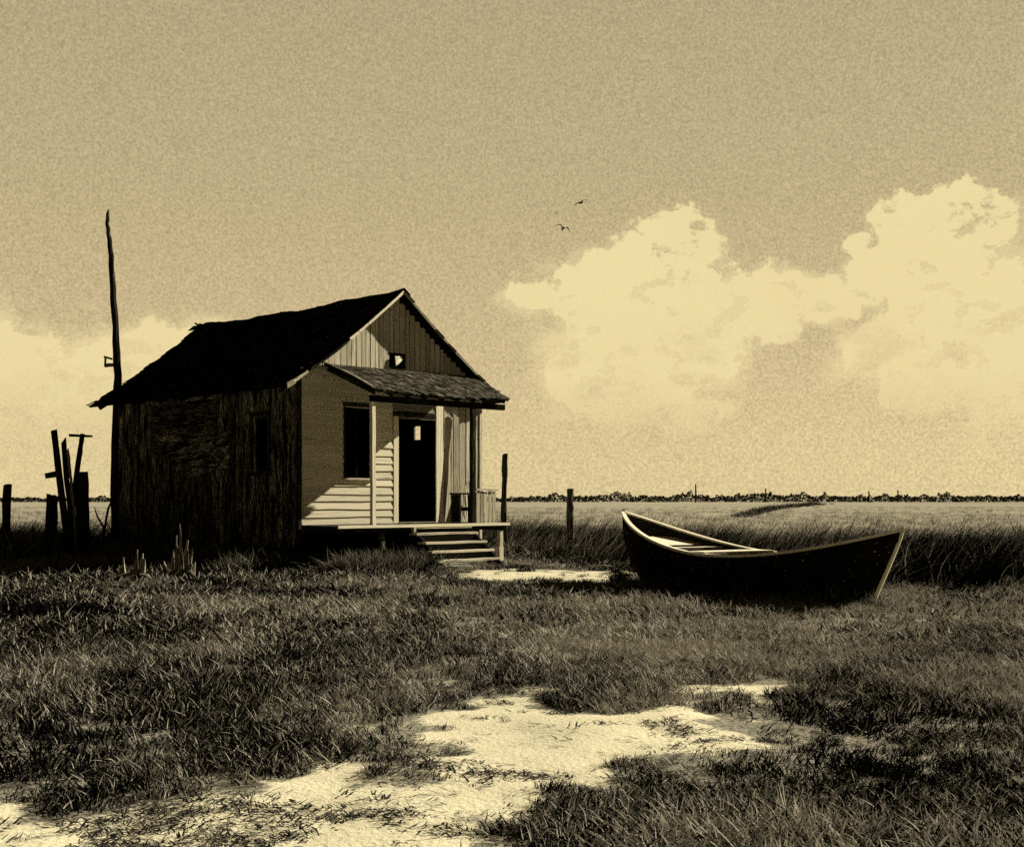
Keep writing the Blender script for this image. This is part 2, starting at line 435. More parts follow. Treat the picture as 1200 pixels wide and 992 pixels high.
# broken tufts at the rear end of the ridge
for k in range(6): mb.board((W/2+random.uniform(-.05,.05), L+.1+k*.05, PEAK-.02), (W/2+random.uniform(-.2,.2), L+.2+k*.06, PEAK+random.uniform(.04,.10)), (1,0,0), .07, .015)
mb.build('ridge_cap', M['shingle'], roof)
def rake(sgn, a0, a1, w, mat, dz=-.02, y=-OV_F-.016, n=6):
    mb = MB(); pr = None
    for k in range(n+1):
        a = a0+(a1-a0)*k/n; x = W/2+sgn*RUN*(1-a); p = Vector((x, y, roof_h(x)+dz))
        if pr is not None: mb.board(pr, p, (0, 0, 1), w*random.uniform(.85, 1.1), .022, 1, .003)
        pr = p
    return mb.build('rake_board', mat, roof)
rake(-1, .52, 1.0, .055, M['paint'], .0)
rake(-1, .20, .5, .05, M['dark'])
rake(-1, .015, .17, .06, M['pale'])
rake(1, .01, .99, .05, M['grey'], .0)
mb = MB(); mb.board((-.50, -OV_F-.03, 3.55), (-.36, -OV_F-.05, 3.63), (.3, 0, 1), .10, .02, 2, .008, rag0=.03, rag1=.03); mb.build('splintered_rake_end', M['paint'], roof)
for sgn in (-1, 1):   # rafters
    for k in range(9):
        y = .05+k*(L-.1)/8; x0 = W/2+sgn*(RUN-.03); x1 = W/2+sgn*(W/2-.1)
        mb = MB(); mb.board((x0, y, roof_h(x0, y)-.10), (x1, y, roof_h(x1, y)-.10), (0,1,0), .05, .09, 1); mb.build('rafter', M['dark'], roof)

# porch roof
PR_IN, PR_OUT = 4.06, 3.50
def prp(u_, v_, d=0.):   # u 0..1 along, v 0 (wall) .. 1 (eave)
    x = (PORCH_X0 + .30*v_) + u_*((PORCH_X1+.02*v_)-(PORCH_X0+.30*v_))
    z = PR_IN+(PR_OUT-PR_IN)*v_ - .05*math.sin(math.pi*u_) *v_ + .03*math.sin(math.pi*v_)
    return Vector((x, -.012-(PD+.12)*v_, z+d))
mb = MB(); n_ = 12
for i_ in range(n_):
    for j_ in range(4):
        a_, b_, c_, d_ = prp(i_/n_, j_/4), prp((i_+1)/n_, j_/4), prp((i_+1)/n_, (j_+1)/4), prp(i_/n_, (j_+1)/4)
        mb.quad([b_, a_, d_, c_]); dz = Vector((0,0,-.04)); mb.quad([a_+dz, b_+dz, c_+dz, d_+dz])
        if j_ == 3: mb.quad([d_, d_+dz, c_+dz, c_])
        if i_ == 0: mb.quad([a_, a_+dz, d_+dz, d_])
        if i_ == n_-1: mb.quad([b_, c_, c_+dz, b_+dz])
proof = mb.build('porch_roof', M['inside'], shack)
mb = MB(); rows = 9
for r_ in range(rows):
    v0 = 1-r_/rows; v1 = max(0, 1-(r_+1.8)/rows); u_ = -.004
    while u_ < 1:
        w = random.uniform(.02, .045); e = random.uniform(-.02, .05) if r_ == 0 else random.uniform(-.015, .03)
        lf = random.uniform(.016, .04); tn = random.random(); u2 = min(u_+w-.002, 1.004)
        A = prp(u_, v0+e, lf); B = prp(u2, v0+e+random.uniform(-.01,.01), lf+random.uniform(-.01,.012)); C = prp(u2+random.uniform(-.003,.003), v1, .006); D = prp(u_, v1, .006)
        ou = random.random()*20; dz = Vector((0,0,-.014)); ww = w*4
        mb.quad([B, C, D, A], [(ou, ww), (ou+.3, ww), (ou+.3, 0), (ou, 0)], tn); mb.quad([A, A+dz, B+dz, B], [(ou,0),(ou+.01,0),(ou+.01,ww),(ou,ww)], tn)
        u_ += w
mb.build('shingle_covering', M['porch_shingle'], proof)
mb = MB(); pr = None
for k in range(6):
    p = prp(-.006, k/5, .035)
    if pr is not None: mb.board(pr, p, (1, 0, 0), .035, .03, 1, .003)
    pr = p
mb.build('edge_board', M['grey'], proof)
for k in range(9):
    u_ = .02+.96*k/8
    mb = MB(); mb.board(prp(u_, .03, -.085), prp(u_, .95, -.085), (1,0,0), .05, .085); mb.build('rafter', M['dark'], proof)
mb = MB(); mb.box(PORCH_X0+.32, PORCH_X1, -PD-.04, -PD+.05, 3.27, 3.39); mb.build('porch_beam', M['dark'], shack)
# porch posts
for x, mt, w in ((.92, 'paint', .085), (3.60, 'dark', .10)):
    mb = MB(); mb.board((x+random.uniform(-.02,.02), -PD+.01, FL), (x, -PD+.01, 3.268), (1,0,0), w, w, 7, .006, tone=.5); mb.build('porch_post', M[mt], shack)
# deck
mb = MB(); x = -.02
while x < 4.52:
    w = random.uniform(.12, .16); mb.board((x+w/2, -.05, FL-.022), (x+w/2, -PD-.11+random.uniform(-.004,.0), FL-.022), (1,0,0), w-.008, .034, 2, .002); x += w
deck = mb.build('porch_deck', M['oldpost'], shack)
mb = MB(); mb.board((-.03, -PD-.135, FL-.024), (4.54, -PD-.135, FL-.026), (0,1,0), .035, .055, 9, .004, tone=.5); mb.build('nosing', M['paint'], deck)
mb = MB(); mb.box(.0, 4.50, -PD-.06, -PD-.03, FL-.14, FL-.045, .3); mb.build('rim_board', M['dark'], deck)
for x in (.05, 1.2, 2.3, 3.4, 4.45):
    mb = MB(); mb.box(x-.03, x+.03, -PD-.028, -.06, FL-.16, FL-.042); mb.build('joist', M['dark'], deck)
for x, mt in ((1.16, 'oldpost'), (4.40, 'pale')):
    lg = MB(); lg.board((x, -PD+.02, -.12), (x, -PD+.02, .36), (1,0,0), .12, .12, 3, .008); lg.board((x+.01, -PD+.02, .363), (x, -PD+.02, FL-.165), (1,0,0), .09, .09, 2, .005)
    lg.build('deck_pier', M[mt], deck)
# stairs
STR = []; SX0, SX1 = 1.80, 3.48
for x in (SX0+.08, SX1-.08):
    sb = MB(); sb.board((x, -PD-.10, FL-.22), (x, -PD-1.0, -.02), (0, 0, 1), .24, .05, 2, .003); STR.append(sb)
stairs = empty('stairs', (0, 0, 0)); stairs.parent = shack
for sb in STR: sb.build('stringer', M['dark'], stairs)
for k in range(4):
    z = FL-.172*(k+1); y0 = -PD-.075-.225*k
    mb = MB(); mb.board((SX0+random.uniform(-.03,.02), y0-.115, z-.02), (SX1+random.uniform(-.02,.04), y0-.115, z-.02+random.uniform(-.012,.012)), (0,1,0), .235, .042, 6, .007, rag0=.03, rag1=.03)
    mb.build('tread', M['pale'], stairs)
    mb = MB(); mb.box(SX1-.05, SX1-.005, y0-.20, y0-.03, z-.165, z-.046); mb.build('tread_block', M['pale'], stairs)
    mb = MB(); mb.box(SX0+.14, SX1-.14, y0-.015, y0+.0, z-.05, z+.125); mb.build('riser', M['inside'], stairs)
mb = MB(); mb.box(SX0+.02, SX0+.07, -PD-.18, -PD-.10, FL-.17, FL-.05); mb.board((SX0, -PD-.125, FL-.065), (SX1-.05, -PD-.125, FL-.065), (0,0,1), .045, .03, 3, .002)
mb.build('top_rail', M['pale'], stairs)
# window and door trim
mb = MB(); mb.box(WIN[0]-.03, WIN[0], -.03, .02, WIN[2]-.02, WIN[3]+.02); mb.box(WIN[1], WIN[1]+.06, -.03, .02, WIN[2]-.02, WIN[3]+.02); mb.box(WIN[0]-.05, WIN[1]+.08, -.034, .02, WIN[3]+.02, WIN[3]+.1)
wd = mb.build('window', M['dark'], shack)
mb = MB(); mb.box(WIN[0]-.08, WIN[1]+.10, -.07, .02, WIN[2]-.055, WIN[2]-.022); mb.build('sill', M['pale'], wd)
mb = MB()
for z in (2.3, 2.76): mb.box(WIN[0], WIN[1], .034, .055, z-.015, z+.015)
mb.box((WIN[0]+WIN[1])/2-.015, (WIN[0]+WIN[1])/2+.015, .031, .058, WIN[2], WIN[3]); mb.build('glazing_bar', M['inside'], wd)
df = MB(); df.board((DOOR[0]-.075, .003, FL), (DOOR[0]-.07, .003, 3.10), (1,0,0), .13, .035, 6, .003)
dfo = df.build('door_frame', M['paint'], shack)
mb = MB(); mb.board((3.64, .0, FL), (3.63, .0, 3.7), (1,0,0), .21, .035, 6, .003); mb.build('door_jamb', M['paint'], dfo)
mb = MB(); mb.box(DOOR[0]-.14, 3.52, -.03, .02, 3.105, 3.2); mb.build('door_head', M['dark'], dfo)
mb = MB(); mb.box(DOOR[0], DOOR[1], -.035, .12, FL, FL+.02, .5); mb.build('door_sill', M['grey'], dfo)
mb = MB()
for e in ((RWIN[0]-.05, RWIN[0]), (RWIN[1], RWIN[1]+.05)): mb.box(W-.02, W+.035, e[0], e[1], RWIN[2]-.05, RWIN[3]+.05)
mb.box(W-.02, W+.035, RWIN[0], RWIN[1], RWIN[3], RWIN[3]+.05); mb.box(W-.02, W+.04, RWIN[0], RWIN[1], RWIN[2]-.05, RWIN[2]); mb.build('window', M['grey'], shack)
# slatted railing at the right end of the porch
rail = empty('porch_railing', (0, 0, 0)); rail.parent = shack
mb = MB(); mb.board((3.66, -PD+.0, FL+.71), (4.30, -PD+.0, FL+.69), (0,1,0), .06, .035, 4, .004, rag0=.01); mb.build('top_rail', M['pale'], rail)
mb = MB(); mb.board((3.70, -PD+.035, FL+.52), (4.26, -PD+.035, FL+.53), (0,0,1), .05, .02, 3, .003); mb.build('cross_rail', M['grey'], rail)
for k in range(5):
    x = 3.74+.118*k
    mb = MB(); mb.board((x, -PD+.012, FL), (x+random.uniform(-.01,.01), -PD+.012, FL+.672+random.uniform(-.03,.0)), (1,0,0), .092, .016, 3, .003); mb.build('slat', M['pale' if k != 1 else 'grey'], rail)

def house_pt(x, y, z=0): return shack.matrix_basis @ Vector((x, y, z))
shack_m = Matrix.Translation((-4.133, 25, 0)) @ Matrix.Rotation(R(45), 4, 'Z')
def hp(x, y, z=0): return shack_m @ Vector((x, y, z))

# dark bench on the porch
p = hp(3.86, -.55, FL)
bench = empty('bench', p, R(45), 'small dark wooden bench on the porch behind the right-hand porch post', 'bench')
mb = MB(); mb.box(-.30, .30, -.15, -.01, .60, .635); mb.box(-.30, .30, .01, .15, .60, .635); mb.build('seat', M['dark'], bench)
for sx_ in (-.24, .24):
    mb = MB(); mb.box(sx_-.025, sx_+.025, -.13, .13, .004, .598); mb.build('leg', M['dark'], bench)
mb = MB(); mb.box(-.21, .21, -.012, .012, .25, .33); mb.build('stretcher', M['dark'], bench)
# plank leaning beside the door
p = hp(4.04, -.10, FL)
mb = MB(); mb.board((0, 0, .012), (.03, .055, 2.30), (1,0,0), .19, .028, 6, .006, w1=.15, rag0=.0, rag1=.06)
tag(mb.build('wooden_plank', M['grey'], loc=p), 'tall worn plank leaning upright against the wall right of the open doorway', 'plank'); bpy.data.objects['wooden_plank'].rotation_euler = (0,0,R(45))
p = hp(4.36, -.13, FL)
mb = MB()
for k in range(5): mb.board((-.12+k*.055, 0, .004), (-.13+k*.056, .07, .45+.13*k+random.uniform(-.1,.1)), (1,0,0), .05, .02, 3, .003, w1=.02)
o = mb.build('broken_board', M['pale'], loc=p); o.rotation_euler = (0,0,R(45)); tag(o, 'short splintered pale board standing on the porch against the planks behind the bench', 'board')

# ------------------------------------------------------------------ tall pole left of the shack
PZ = 30.7
def polep(px, py, z): return Vector((gx(px, z), z, EYE+(HY-py)/F*z))
pts = [polep(x, y, PZ) for x, y in ((137,640),(136,600),(135.5,540),(137,480),(137.5,440),(136,400),(133,350),(130.5,310),(128.5,280),(125.5,262),(127,245))]
pts[0].z = -.2
bx_, by_ = pts[0].x, PZ
pole = empty('bare_pole', (bx_, by_, 0), 0, 'tall crooked bare timber pole rising behind the left corner of the shack', 'pole')
mb = MB(); base = Vector((bx_, by_, 0))
P2 = []; 
for k in range(len(pts)-1):
    for q in range(3): P2.append(pts[k].lerp(pts[k+1], q/3)+Vector((random.uniform(-.012,.012), 0, 0)))
P2.append(pts[-1])
rad = [.13-.095*(k/(len(P2)-1))**1.1 for k in range(len(P2))]; rad[-1] = .008
mb.tube([p_-base for p_ in P2], rad, 9, .13); mb.build('shaft', M['post'], pole)
q0 = polep(133.5, 424, PZ)-base
mb = MB(); mb.board(q0+Vector((0,-.11,.06)), q0+Vector((-.20,-.13,.11)), (0,0,1), .05, .02, 2, .006); mb.board(q0+Vector((.02,-.11,-.08)), q0+Vector((-.18,-.13,-.10)), (0,0,1), .09, .02, 2, .006)
mb.board(q0+Vector((-.15,-.145,.12)), q0+Vector((-.17,-.145,-.13)), (1,0,0), .05, .018, 2, .004); mb.build('nailed_bracket', M['grey'], pole)

# ------------------------------------------------------------------ old posts
def post_thing(name, label, cat, line, z, r, mat='post', group=None, jit=.16, sub=5, n=8, flat=None, rag=.03):
    """line: base->top pixels of the photograph read at distance z; first point is set into the ground"""
    P = [polep(x, y, z) for x, y in line]; gz = ghf(P[0].x, z)
    d = P[1]-P[0]
    b0 = P[0]-d*((P[0].z-(gz-.25))/max(d.z, 1e-3)) ; P[0] = b0
    base = Vector((b0.x, z, gz)); root = empty(name, base, 0, label, cat, group)
    Q = []
    for k in range(len(P)-1):
        for q in range(sub): Q.append(P[k].lerp(P[k+1], q/sub))
    Q.append(P[-1]); mb = MB()
    if flat: 
        for a_, b_ in zip(P, P[1:]): mb.board(a_-base, b_-base, (1,0,0), flat, .05, 7, .011, rag1=rag*2.2, w1=flat*.92)
    else:
        rr = [r*(1-.15*k/len(Q)) for k in range(len(Q))]
        mb.tube([q-base for q in Q], rr, n, jit)
    mb.build('shaft' if not flat else 'board', M[mat], root)
    return root, base
post_thing('fence_post', 'stubby thick dark post at the far left edge of the scene', 'post', [(7,610),(8.5,568)], 27, .10, group='old posts in the grass')
r1, b1 = post_thing('fence_post', 'tallest dark leaning post of the broken cluster left of the shack', 'post', [(77,618),(70,560),(63,504)], 26.6, .075, group='old posts in the grass')
mb = MB(); c = polep(60, 556, 26.45)-b1; mb.board(c+Vector((-.14,0,-.03)), c+Vector((.16,0,.03)), (0,0,1), .12, .03, 3, .006, rag0=.02); mb.build('crosspiece', M['post'], r1)
post_thing('wooden_plank', 'dark plank standing close against the right of the tallest leaning post', 'plank', [(84,618),(74,516)], 27.0, .06, flat=.11)
post_thing('wooden_plank', 'thin pale splintered plank between the leaning post and the wide board', 'plank', [(88,622),(83,560),(79,528)], 26.9, .03, mat='grey', flat=.05)
r2, b2 = post_thing('fence_post', 'leaning dark post with a short level crossbar nailed on its top', 'post', [(84,600),(91,545),(97,508)], 27.5, .06, group='old posts in the grass')
mb = MB(); c = polep(96, 510, 27.3)-b2; mb.board(c+Vector((-.27,0,.0)), c+Vector((.22,0,-.02)), (0,0,1), .065, .05, 3, .005, w1=.04); mb.build('crossbar', M['post'], r2)
post_thing('wooden_plank', 'broad short dark board standing upright under the post with a crossbar', 'plank', [(97,620),(95,549)], 27.2, .1, flat=.30)
post_thing('wooden_plank', 'low dark slab leaning left of the tallest leaning post', 'plank', [(60,622),(61,578)], 27.3, .1, flat=.26)
post_thing('fence_post', 'tall thin dark post just past the right end of the porch', 'post', [(591,625),(590.5,580),(592,532)], 31, .075, group='old posts in the grass', jit=.2)
post_thing('fence_post', 'short thick post among the reeds between the porch and the boat', 'post', [(669,640),(668,600),(668,573)], 30, .092, mat='oldpost', group='old posts in the grass')
# forked stick
root = empty('dead_branch', (gx(120, 28.6), 28.6, 0), 0, 'small forked dead branch sticking up at the left foot of the shack', 'branch')
mb = MB()
mb.tube([(0,0,-.1),(.05,0,.7),(.12,.02,1.15),(.28,0,1.5)], [.035,.03,.025,.012], 6, .15); mb.tube([(.05,0,.7),(-.12,0,1.0),(-.18,0,1.2)], [.025,.02,.008], 6, .15); mb.tube([(.28,0,1.48),(.27,0,1.66)], [.03,.045], 6, .2)
mb.build('stem', M['post'], root)
# stumps
def stump(px, zb, sp, label, wid=.16):
    X0 = gx(px, zb); root = empty('tree_stump', (X0, zb, ghf(X0, zb)), 0, label, 'stump')
    mb = MB()
    for dx, dy, h, w, ln in sp:
        for q in range(4):
            ox = random.uniform(-.5,.5)*w; hh = h*(1 if q == 0 else random.uniform(.45, .85)); wq = w*random.uniform(.22, .36)
            mb.tube([(dx+ox, dy, -.1), (dx+ox+ln*.3, dy, hh*.35), (dx+ox*.8+ln*.7, dy, hh*.75), (dx+ox*.7+ln*random.uniform(.6,1.5), dy+.01, hh)], [wq, wq*.9, wq*.6, .012], 5, .3)
    for k in range(6):
        a = random.uniform(-1, 1)
        mb.tube([(a*.08,0,.16), (a*.24, -.06, .13), (a*.42, -.12, -.06)], [.05,.045,.02], 6, .2)
    mb.build('trunk', M['grey'], root)
    return root
stump(211, 22.0, [(0,0,.98,.12,-.03),(.09,-.02,.70,.12,.03),(-.09,.0,.55,.13,-.0),(.17,.02,.56,.10,.07),(-.19,-.03,.34,.11,-.06),(.0,-.08,.45,.14,.0)], 'taller pale splintered stump in dark grass before the shack side wall')
stump(157, 20.6, [(0,0,.56,.13,.02),(.12,0,.50,.11,.04),(-.12,-.02,.44,.12,-.05),(.02,-.06,.38,.16,.0),(-.2,0,.3,.08,-.05)], 'lower pale broken stump in the grass at the left')
# driftwood
root_x, root_z = ground_pt(708, 666)
mb = MB(); mb.tube([(-.22,0,.05),(0,.02,.07),(.2,-.02,.05)], [.02,.028,.012], 7, .15)
tag(mb.build('driftwood', M['pale'], loc=(root_x, root_z, ghf(root_x, root_z))), 'short pale stick of driftwood on the sand left of the boat', 'driftwood')

# ------------------------------------------------------------------ boat
bowp = Vector((gx(730.5, 21.3), 21.3, 0)); sternp = Vector((gx(1059, 16.2), 16.2, 0))
mid = (bowp+sternp)/2; ax = sternp-bowp; BL = ax.length
rz = math.atan2(ax.y, ax.x)       # local +x points to the near end
boat = empty('rowing_boat', (mid.x, mid.y, -.045), rz, 'long black wooden rowing boat with pale gunwales lying on the grass', 'boat')
NB = 30; NS = 6
def sheer(s):
    return .62+(.59*abs(s)**1.75 if s < 0 else .42*s**2.1)
def half(s): return .70*max(0, 1-abs(s)**2.3)**.85
def hull_pt(s, v, side, inset=0.):   # s -1..1, v 0 keel edge .. 1 gunwale
    end = BL/2
    rake_ = .50*(1-v)**1.1 if s > 0 else .55*(1-v)**2.6
    x = s*(end-rake_)
    rock = .10*abs(s)**2.6
    z = rock+(sheer(s)-rock)*v
    bb = .44*max(0, 1-abs(s)**2.0)**.9
    y = bb+(half(s)-bb)*(v**.75)
    y = max(.012, y-inset)
    return Vector((x, side*y, z))
hm = MB()
svals = [-math.cos(math.pi*k/NB)*.35+(-1+2*k/NB)*.65 for k in range(NB+1)]
for side in (-1, 1):
    for j in range(NS):       # lapped strakes
        v0, v1 = j/NS, (j+1)/NS
        for k in range(NB):
            s0, s1 = svals[k], svals[k+1]; lap = Vector((0, side*.013, 0)); out = Vector((0, side*.001, -.008))
            a, b_, c_, d_ = hull_pt(s0, v0, side)+lap+out, hull_pt(s1, v0, side)+lap+out, hull_pt(s1, v1, side), hull_pt(s0, v1, side)
            tn = .2+.6*((j*7) % 5)/5
            u0, u1 = s0*BL/2, s1*BL/2; uv = [(u0, j*.13), (u1, j*.13), (u1, j*.13+.12), (u0, j*.13+.12)]
            q = [a, b_, c_, d_]; 
            if side > 0: q.reverse(); uv.reverse()
            hm.quad(q, uv, tn)
            # lower edge of the strake
            e0, e1 = hull_pt(s0, v0, side), hull_pt(s1, v0, side); q = [e0, e1, b_, a]; uv = [(u0, 0), (u1, 0), (u1, .01), (u0, .01)]
            if side > 0: q.reverse(); uv.reverse()
            hm.quad(q, uv, tn)
for k in range(NB):
    s0, s1 = svals[k], svals[k+1]
    hm.quad([hull_pt(s0, 0, 1), hull_pt(s1, 0, 1), hull_pt(s1, 0, -1), hull_pt(s0, 0, -1)])
hull = hm.build('hull', M['hull'], boat)
im = MB()
for side in (-1, 1):
    for j in range(NS):
        for k in range(NB):
            s0, s1 = svals[k]*.985, svals[k+1]*.985; v0, v1 = .06+.94*j/NS, .06+.94*(j+1)/NS
            q = [hull_pt(s0, v0, side, .03), hull_pt(s1, v0, side, .03), hull_pt(s1, v1, side, .03), hull_pt(s0, v1, side, .03)]
            uv = [(s0*3, j*.1), (s1*3, j*.1), (s1*3, j*.1+.1), (s0*3, j*.1+.1)]
            if side < 0: q.reverse(); uv.reverse()
            im.quad(q, uv, random.random()*.2+.4)
for k in range(NB):
    s0, s1 = svals[k]*.985, svals[k+1]*.985; im.quad([hull_pt(s0, .06, -1, .03), hull_pt(s1, .06, -1, .03), hull_pt(s1, .06, 1, .03), hull_pt(s0, .06, 1, .03)])
im.build('inner_planking', M['boat_in'], boat)
for side in (-1, 1):
    gm = MB(); n0 = len(gm.v)
    for k in range(NB+1):
        s = svals[k]; p_ = hull_pt(s, 1, side); w = .026; 
        yo = abs(p_.y)+.022; yi = max(.004, abs(p_.y)-.056)
        for yy, zz in ((yi, -.012), (yo, -.022), (yo, .018), (yi, .016)): gm.v.append((p_.x, side*yy, p_.z+zz))
    for k in range(NB):
        for q in range(4):
            a, b_ = 4*k+q, 4*k+(q+1) % 4; f_ = (a, b_, b_+4, a+4)
            if side < 0: f_ = f_[::-1]
            gm.f.append(f_); gm.t.append(.5); u0, u1 = svals[k]*3, svals[k+1]*3
            uvq = [(u0, q*.05), (u0, q*.05+.05), (u1, q*.05+.05), (u1, q*.05)]
            gm.uv.append(uvq[::-1] if side < 0 else uvq)
    gm.build('gunwale', M['paint'], boat)
for e, mt in ((-1, 'hull'), (1, 'paint')):
    mb = MB(); hw = .03 if e < 0 else .036; pr_ = .02; prev = None
    for k in range(10):
        v = k/9; p_ = hull_pt(e, v, 1); x0, z0 = p_.x, p_.z+(.035 if k == 9 else 0)-(.03 if k == 0 else 0)
        ww = hw*(1.15-.45*v)
        row = [Vector((x0-e*.012, -ww, z0)), Vector((x0+e*.002, -ww, z0)), Vector((x0+e*pr_, 0, z0)), Vector((x0+e*.002, ww, z0)), Vector((x0-e*.012, ww, z0))]
        if prev:
            for q in range(5):
                f_ = [prev[q], prev[(q+1) % 5], row[(q+1) % 5], row[q]]
                if e < 0: f_.reverse()
                mb.quad(f_, [(v*.5, q*.05), (v*.5, q*.05+.05), (v*.5+.1, q*.05+.05), (v*.5+.1, q*.05)])
        else: mb.quad(row[::-1] if e > 0 else row, [(0,0)]*5)
        prev = row
    mb.quad(prev if e > 0 else prev[::-1], [(0,0)]*5)
    mb.build('stem_post', M[mt], boat)
for s, w, dz_ in ((-.42, .22, .08), (-.10, .42, -.018)):
    zt = sheer(s)-dz_
    v = min(1.0, (zt-.10*abs(s)**2.6)/(sheer(s)-.10*abs(s)**2.6)); yy = hull_pt(s, v, 1, .03).y-.004; xx = hull_pt(s, v, 1).x
    mb = MB(); mb.board((xx, -yy, zt), (xx, yy, zt), (1,0,0), w, .03, 3, .002, tone=.6); mb.build('thwart', M['paint'], boat)
mb = MB(); pts_ = [hull_pt(s, v, 1, .03) for s, v in ((-.74, .84), (-.68, .85), (-.62, .86), (-.56, .87), (-.51, .88))]
for a, b_ in zip(pts_, pts_[1:]):
    z = .74
    mb.quad([(a.x, -a.y, a.z), (b_.x, -b_.y, b_.z), (b_.x, b_.y, b_.z), (a.x, a.y, a.z)], tone=.5)
    mb.quad([(a.x, a.y, a.z-.02), (b_.x, b_.y, b_.z-.02), (b_.x, -b_.y, b_.z-.02), (a.x, -a.y, a.z-.02)], tone=.5)
mb.build('bow_deck', M['paint'], boat)
for s in (-.75, -.45, -.12, .3, .5, .7):
    mb = MB()
    for side in (-1, 1):
        pr = None
        for k in range(6):
            p_ = hull_pt(s, .07+.88*k/5, side, .045)
            if pr is not None: mb.board(pr, p_, (1,0,0), .04, .03, 1)
            pr = p_
    a, b_ = hull_pt(s, .07, -1, .05), hull_pt(s, .07, 1, .05); mb.board(a, b_, (1,0,0), .04, .03, 1)
    mb.build('rib', M['boat_in'], boat)
boat.rotation_euler = (R(2.0)*0, 0, rz)

# ------------------------------------------------------------------ birds
def bird(px, py, z, s, roll, lab, kind):
    p_ = polep(px, py, z); mb = MB()
    mb.tube([(-.19,0,0),(-.10,0,.02),(.05,0,.025),(.15,0,.02),(.21,0,.0)], [.012,.05,.06,.035,.008], 8)
    mb.tube([(.14,0,.03),(.20,0,.035),(.26,0,.02)], [.03,.034,.006], 8)
    for sd in (-1, 1):
        prev = None
        for (yy, zz, ch, xo) in ((.03,.03,.14,0),(.18,.11*kind,.13,.03),(.33,.07*kind,.09,.0),(.46,.0,.02,-.07)):
            row = [Vector((xo+ch/2, sd*yy, zz)), Vector((xo-ch/2, sd*yy, zz-.01))]
            if prev: 
                q = [prev[0], row[0], row[1], prev[1]]
                if sd < 0: q.reverse()
                mb.quad(q); mb.quad([v_-Vector((0,0,.014)) for v_ in q[::-1]])
            prev = row
    mb.quad([(-.18,-.02,0),(-.30,-.06,0),(-.30,.06,0),(-.18,.02,0)]); mb.quad([(-.18,.02,-.01),(-.30,.06,-.01),(-.30,-.06,-.01),(-.18,-.02,-.01)])
    o = mb.build('bird', M['inside'], loc=p_); o.scale = (s,)*3; o.rotation_euler = roll
    tag(o, lab, 'bird', 'birds flying left of the clouds')
bird(680.5, 238, 110, 1.6, (R(28), R(10), R(-60)), 'highest dark bird banking in the sky left of the cloud', 1)
bird(659.5, 268, 110, 1.6, (R(-20), R(0), R(-80)), 'lowest dark bird with raised wings in the sky', 1.6)
bird(652, 250, 230, 1.4, (R(25), 0, R(-70)), 'faintest and farthest bird, left of the other two', 1)

# ------------------------------------------------------------------ distant poles and treeline
for k, (px, top, z) in enumerate(((815,567,380),(897,572,390),(1018,575,390),(1052,574,400))):
    X0 = gx(px, z); mb = MB(); h = EYE+(HY-top)/F*z
    mb.tube([(0,0,-.2),(.1,0,h*.5),(.05,0,h)], [.3,.25,.2], 6, .1)
    tag(mb.build('distant_pole', M['post'], loc=(X0, z, 0)), ['leftmost and tallest thin pole on the horizon above the boat', 'second thin pole on the horizon from the left, over the boat', 'third small pole on the horizon, over the near end of the boat', 'rightmost small pole on the horizon, straight above the boat tip'][k], 'pole', 'thin poles on the horizon')

def mesh_np(name, V, Fc, mat, attrs=(), smooth=False):
    me = bpy.data.meshes.new(name); k = Fc.shape[1]
    me.vertices.add(len(V)); me.vertices.foreach_set('co', np.asarray(V, np.float32).ravel())
    me.loops.add(Fc.size); me.loops.foreach_set('vertex_index', Fc.ravel().astype(np.int32))
    me.polygons.add(len(Fc)); me.polygons.foreach_set('loop_start', (np.arange(len(Fc))*k).astype(np.int32))
    me.update(calc_edges=True)
    for nm, dom, vals in attrs:
        a = me.attributes.new(nm, 'FLOAT', dom); a.data.foreach_set('value', np.asarray(vals, np.float32))
    me.materials.append(mat); return me
m, t, b = mat_new('far_bush_leaves', .9)
t.link(t.mix(t.attr('tone'), sep(.008), sep(.12)), b.inputs['Base Color']); M['bush'] = m
n = 26000
px = rng.uniform(-160, 1360, n); zz = 400+rng.random(n)*60
top = 1.25+.8*fbm(px*.02, px*0, 3, 4)+1.3*np.clip(fbm(px*.05, px*0+3, 3, 6)-.42, 0, 1)*3*np.exp(-((px-835)/95)**2)+1.5*(fbm(px*.3, px*0, 2, 44)-.42)+1.2*np.clip(fbm(px*.11, px*0, 2, 49)-.55, 0, 1)*3
top = np.where(px > 900, np.maximum(top, 1.75), top); top = np.where(px < 620, top*.72, top)
hh = rng.random(n)**.8*top
c = np.stack([(px-600)/F*zz, zz, hh], 1)
sz = rng.uniform(.18, .5, n)[:, None]
a1 = rng.normal(size=(n, 3)); a1 /= np.linalg.norm(a1, axis=1)[:, None]; a2 = np.cross(a1, rng.normal(size=(n, 3))); a2 /= np.linalg.norm(a2, axis=1)[:, None]
V = np.stack([c+a1*sz, c+a2*sz*.7, c-a1*sz, c-a2*sz*.7], 1).reshape(-1, 3)
me = mesh_np('distant_treeline', V, np.arange(4*n).reshape(n, 4), M['bush'], [('tone', 'FACE', (rng.random(n)**2.5))])
o = bpy.data.objects.new('distant_treeline', me); col.objects.link(o); tag(o, 'thin dark line of scrub along the far horizon of the marsh', 'treeline', kind='stuff')

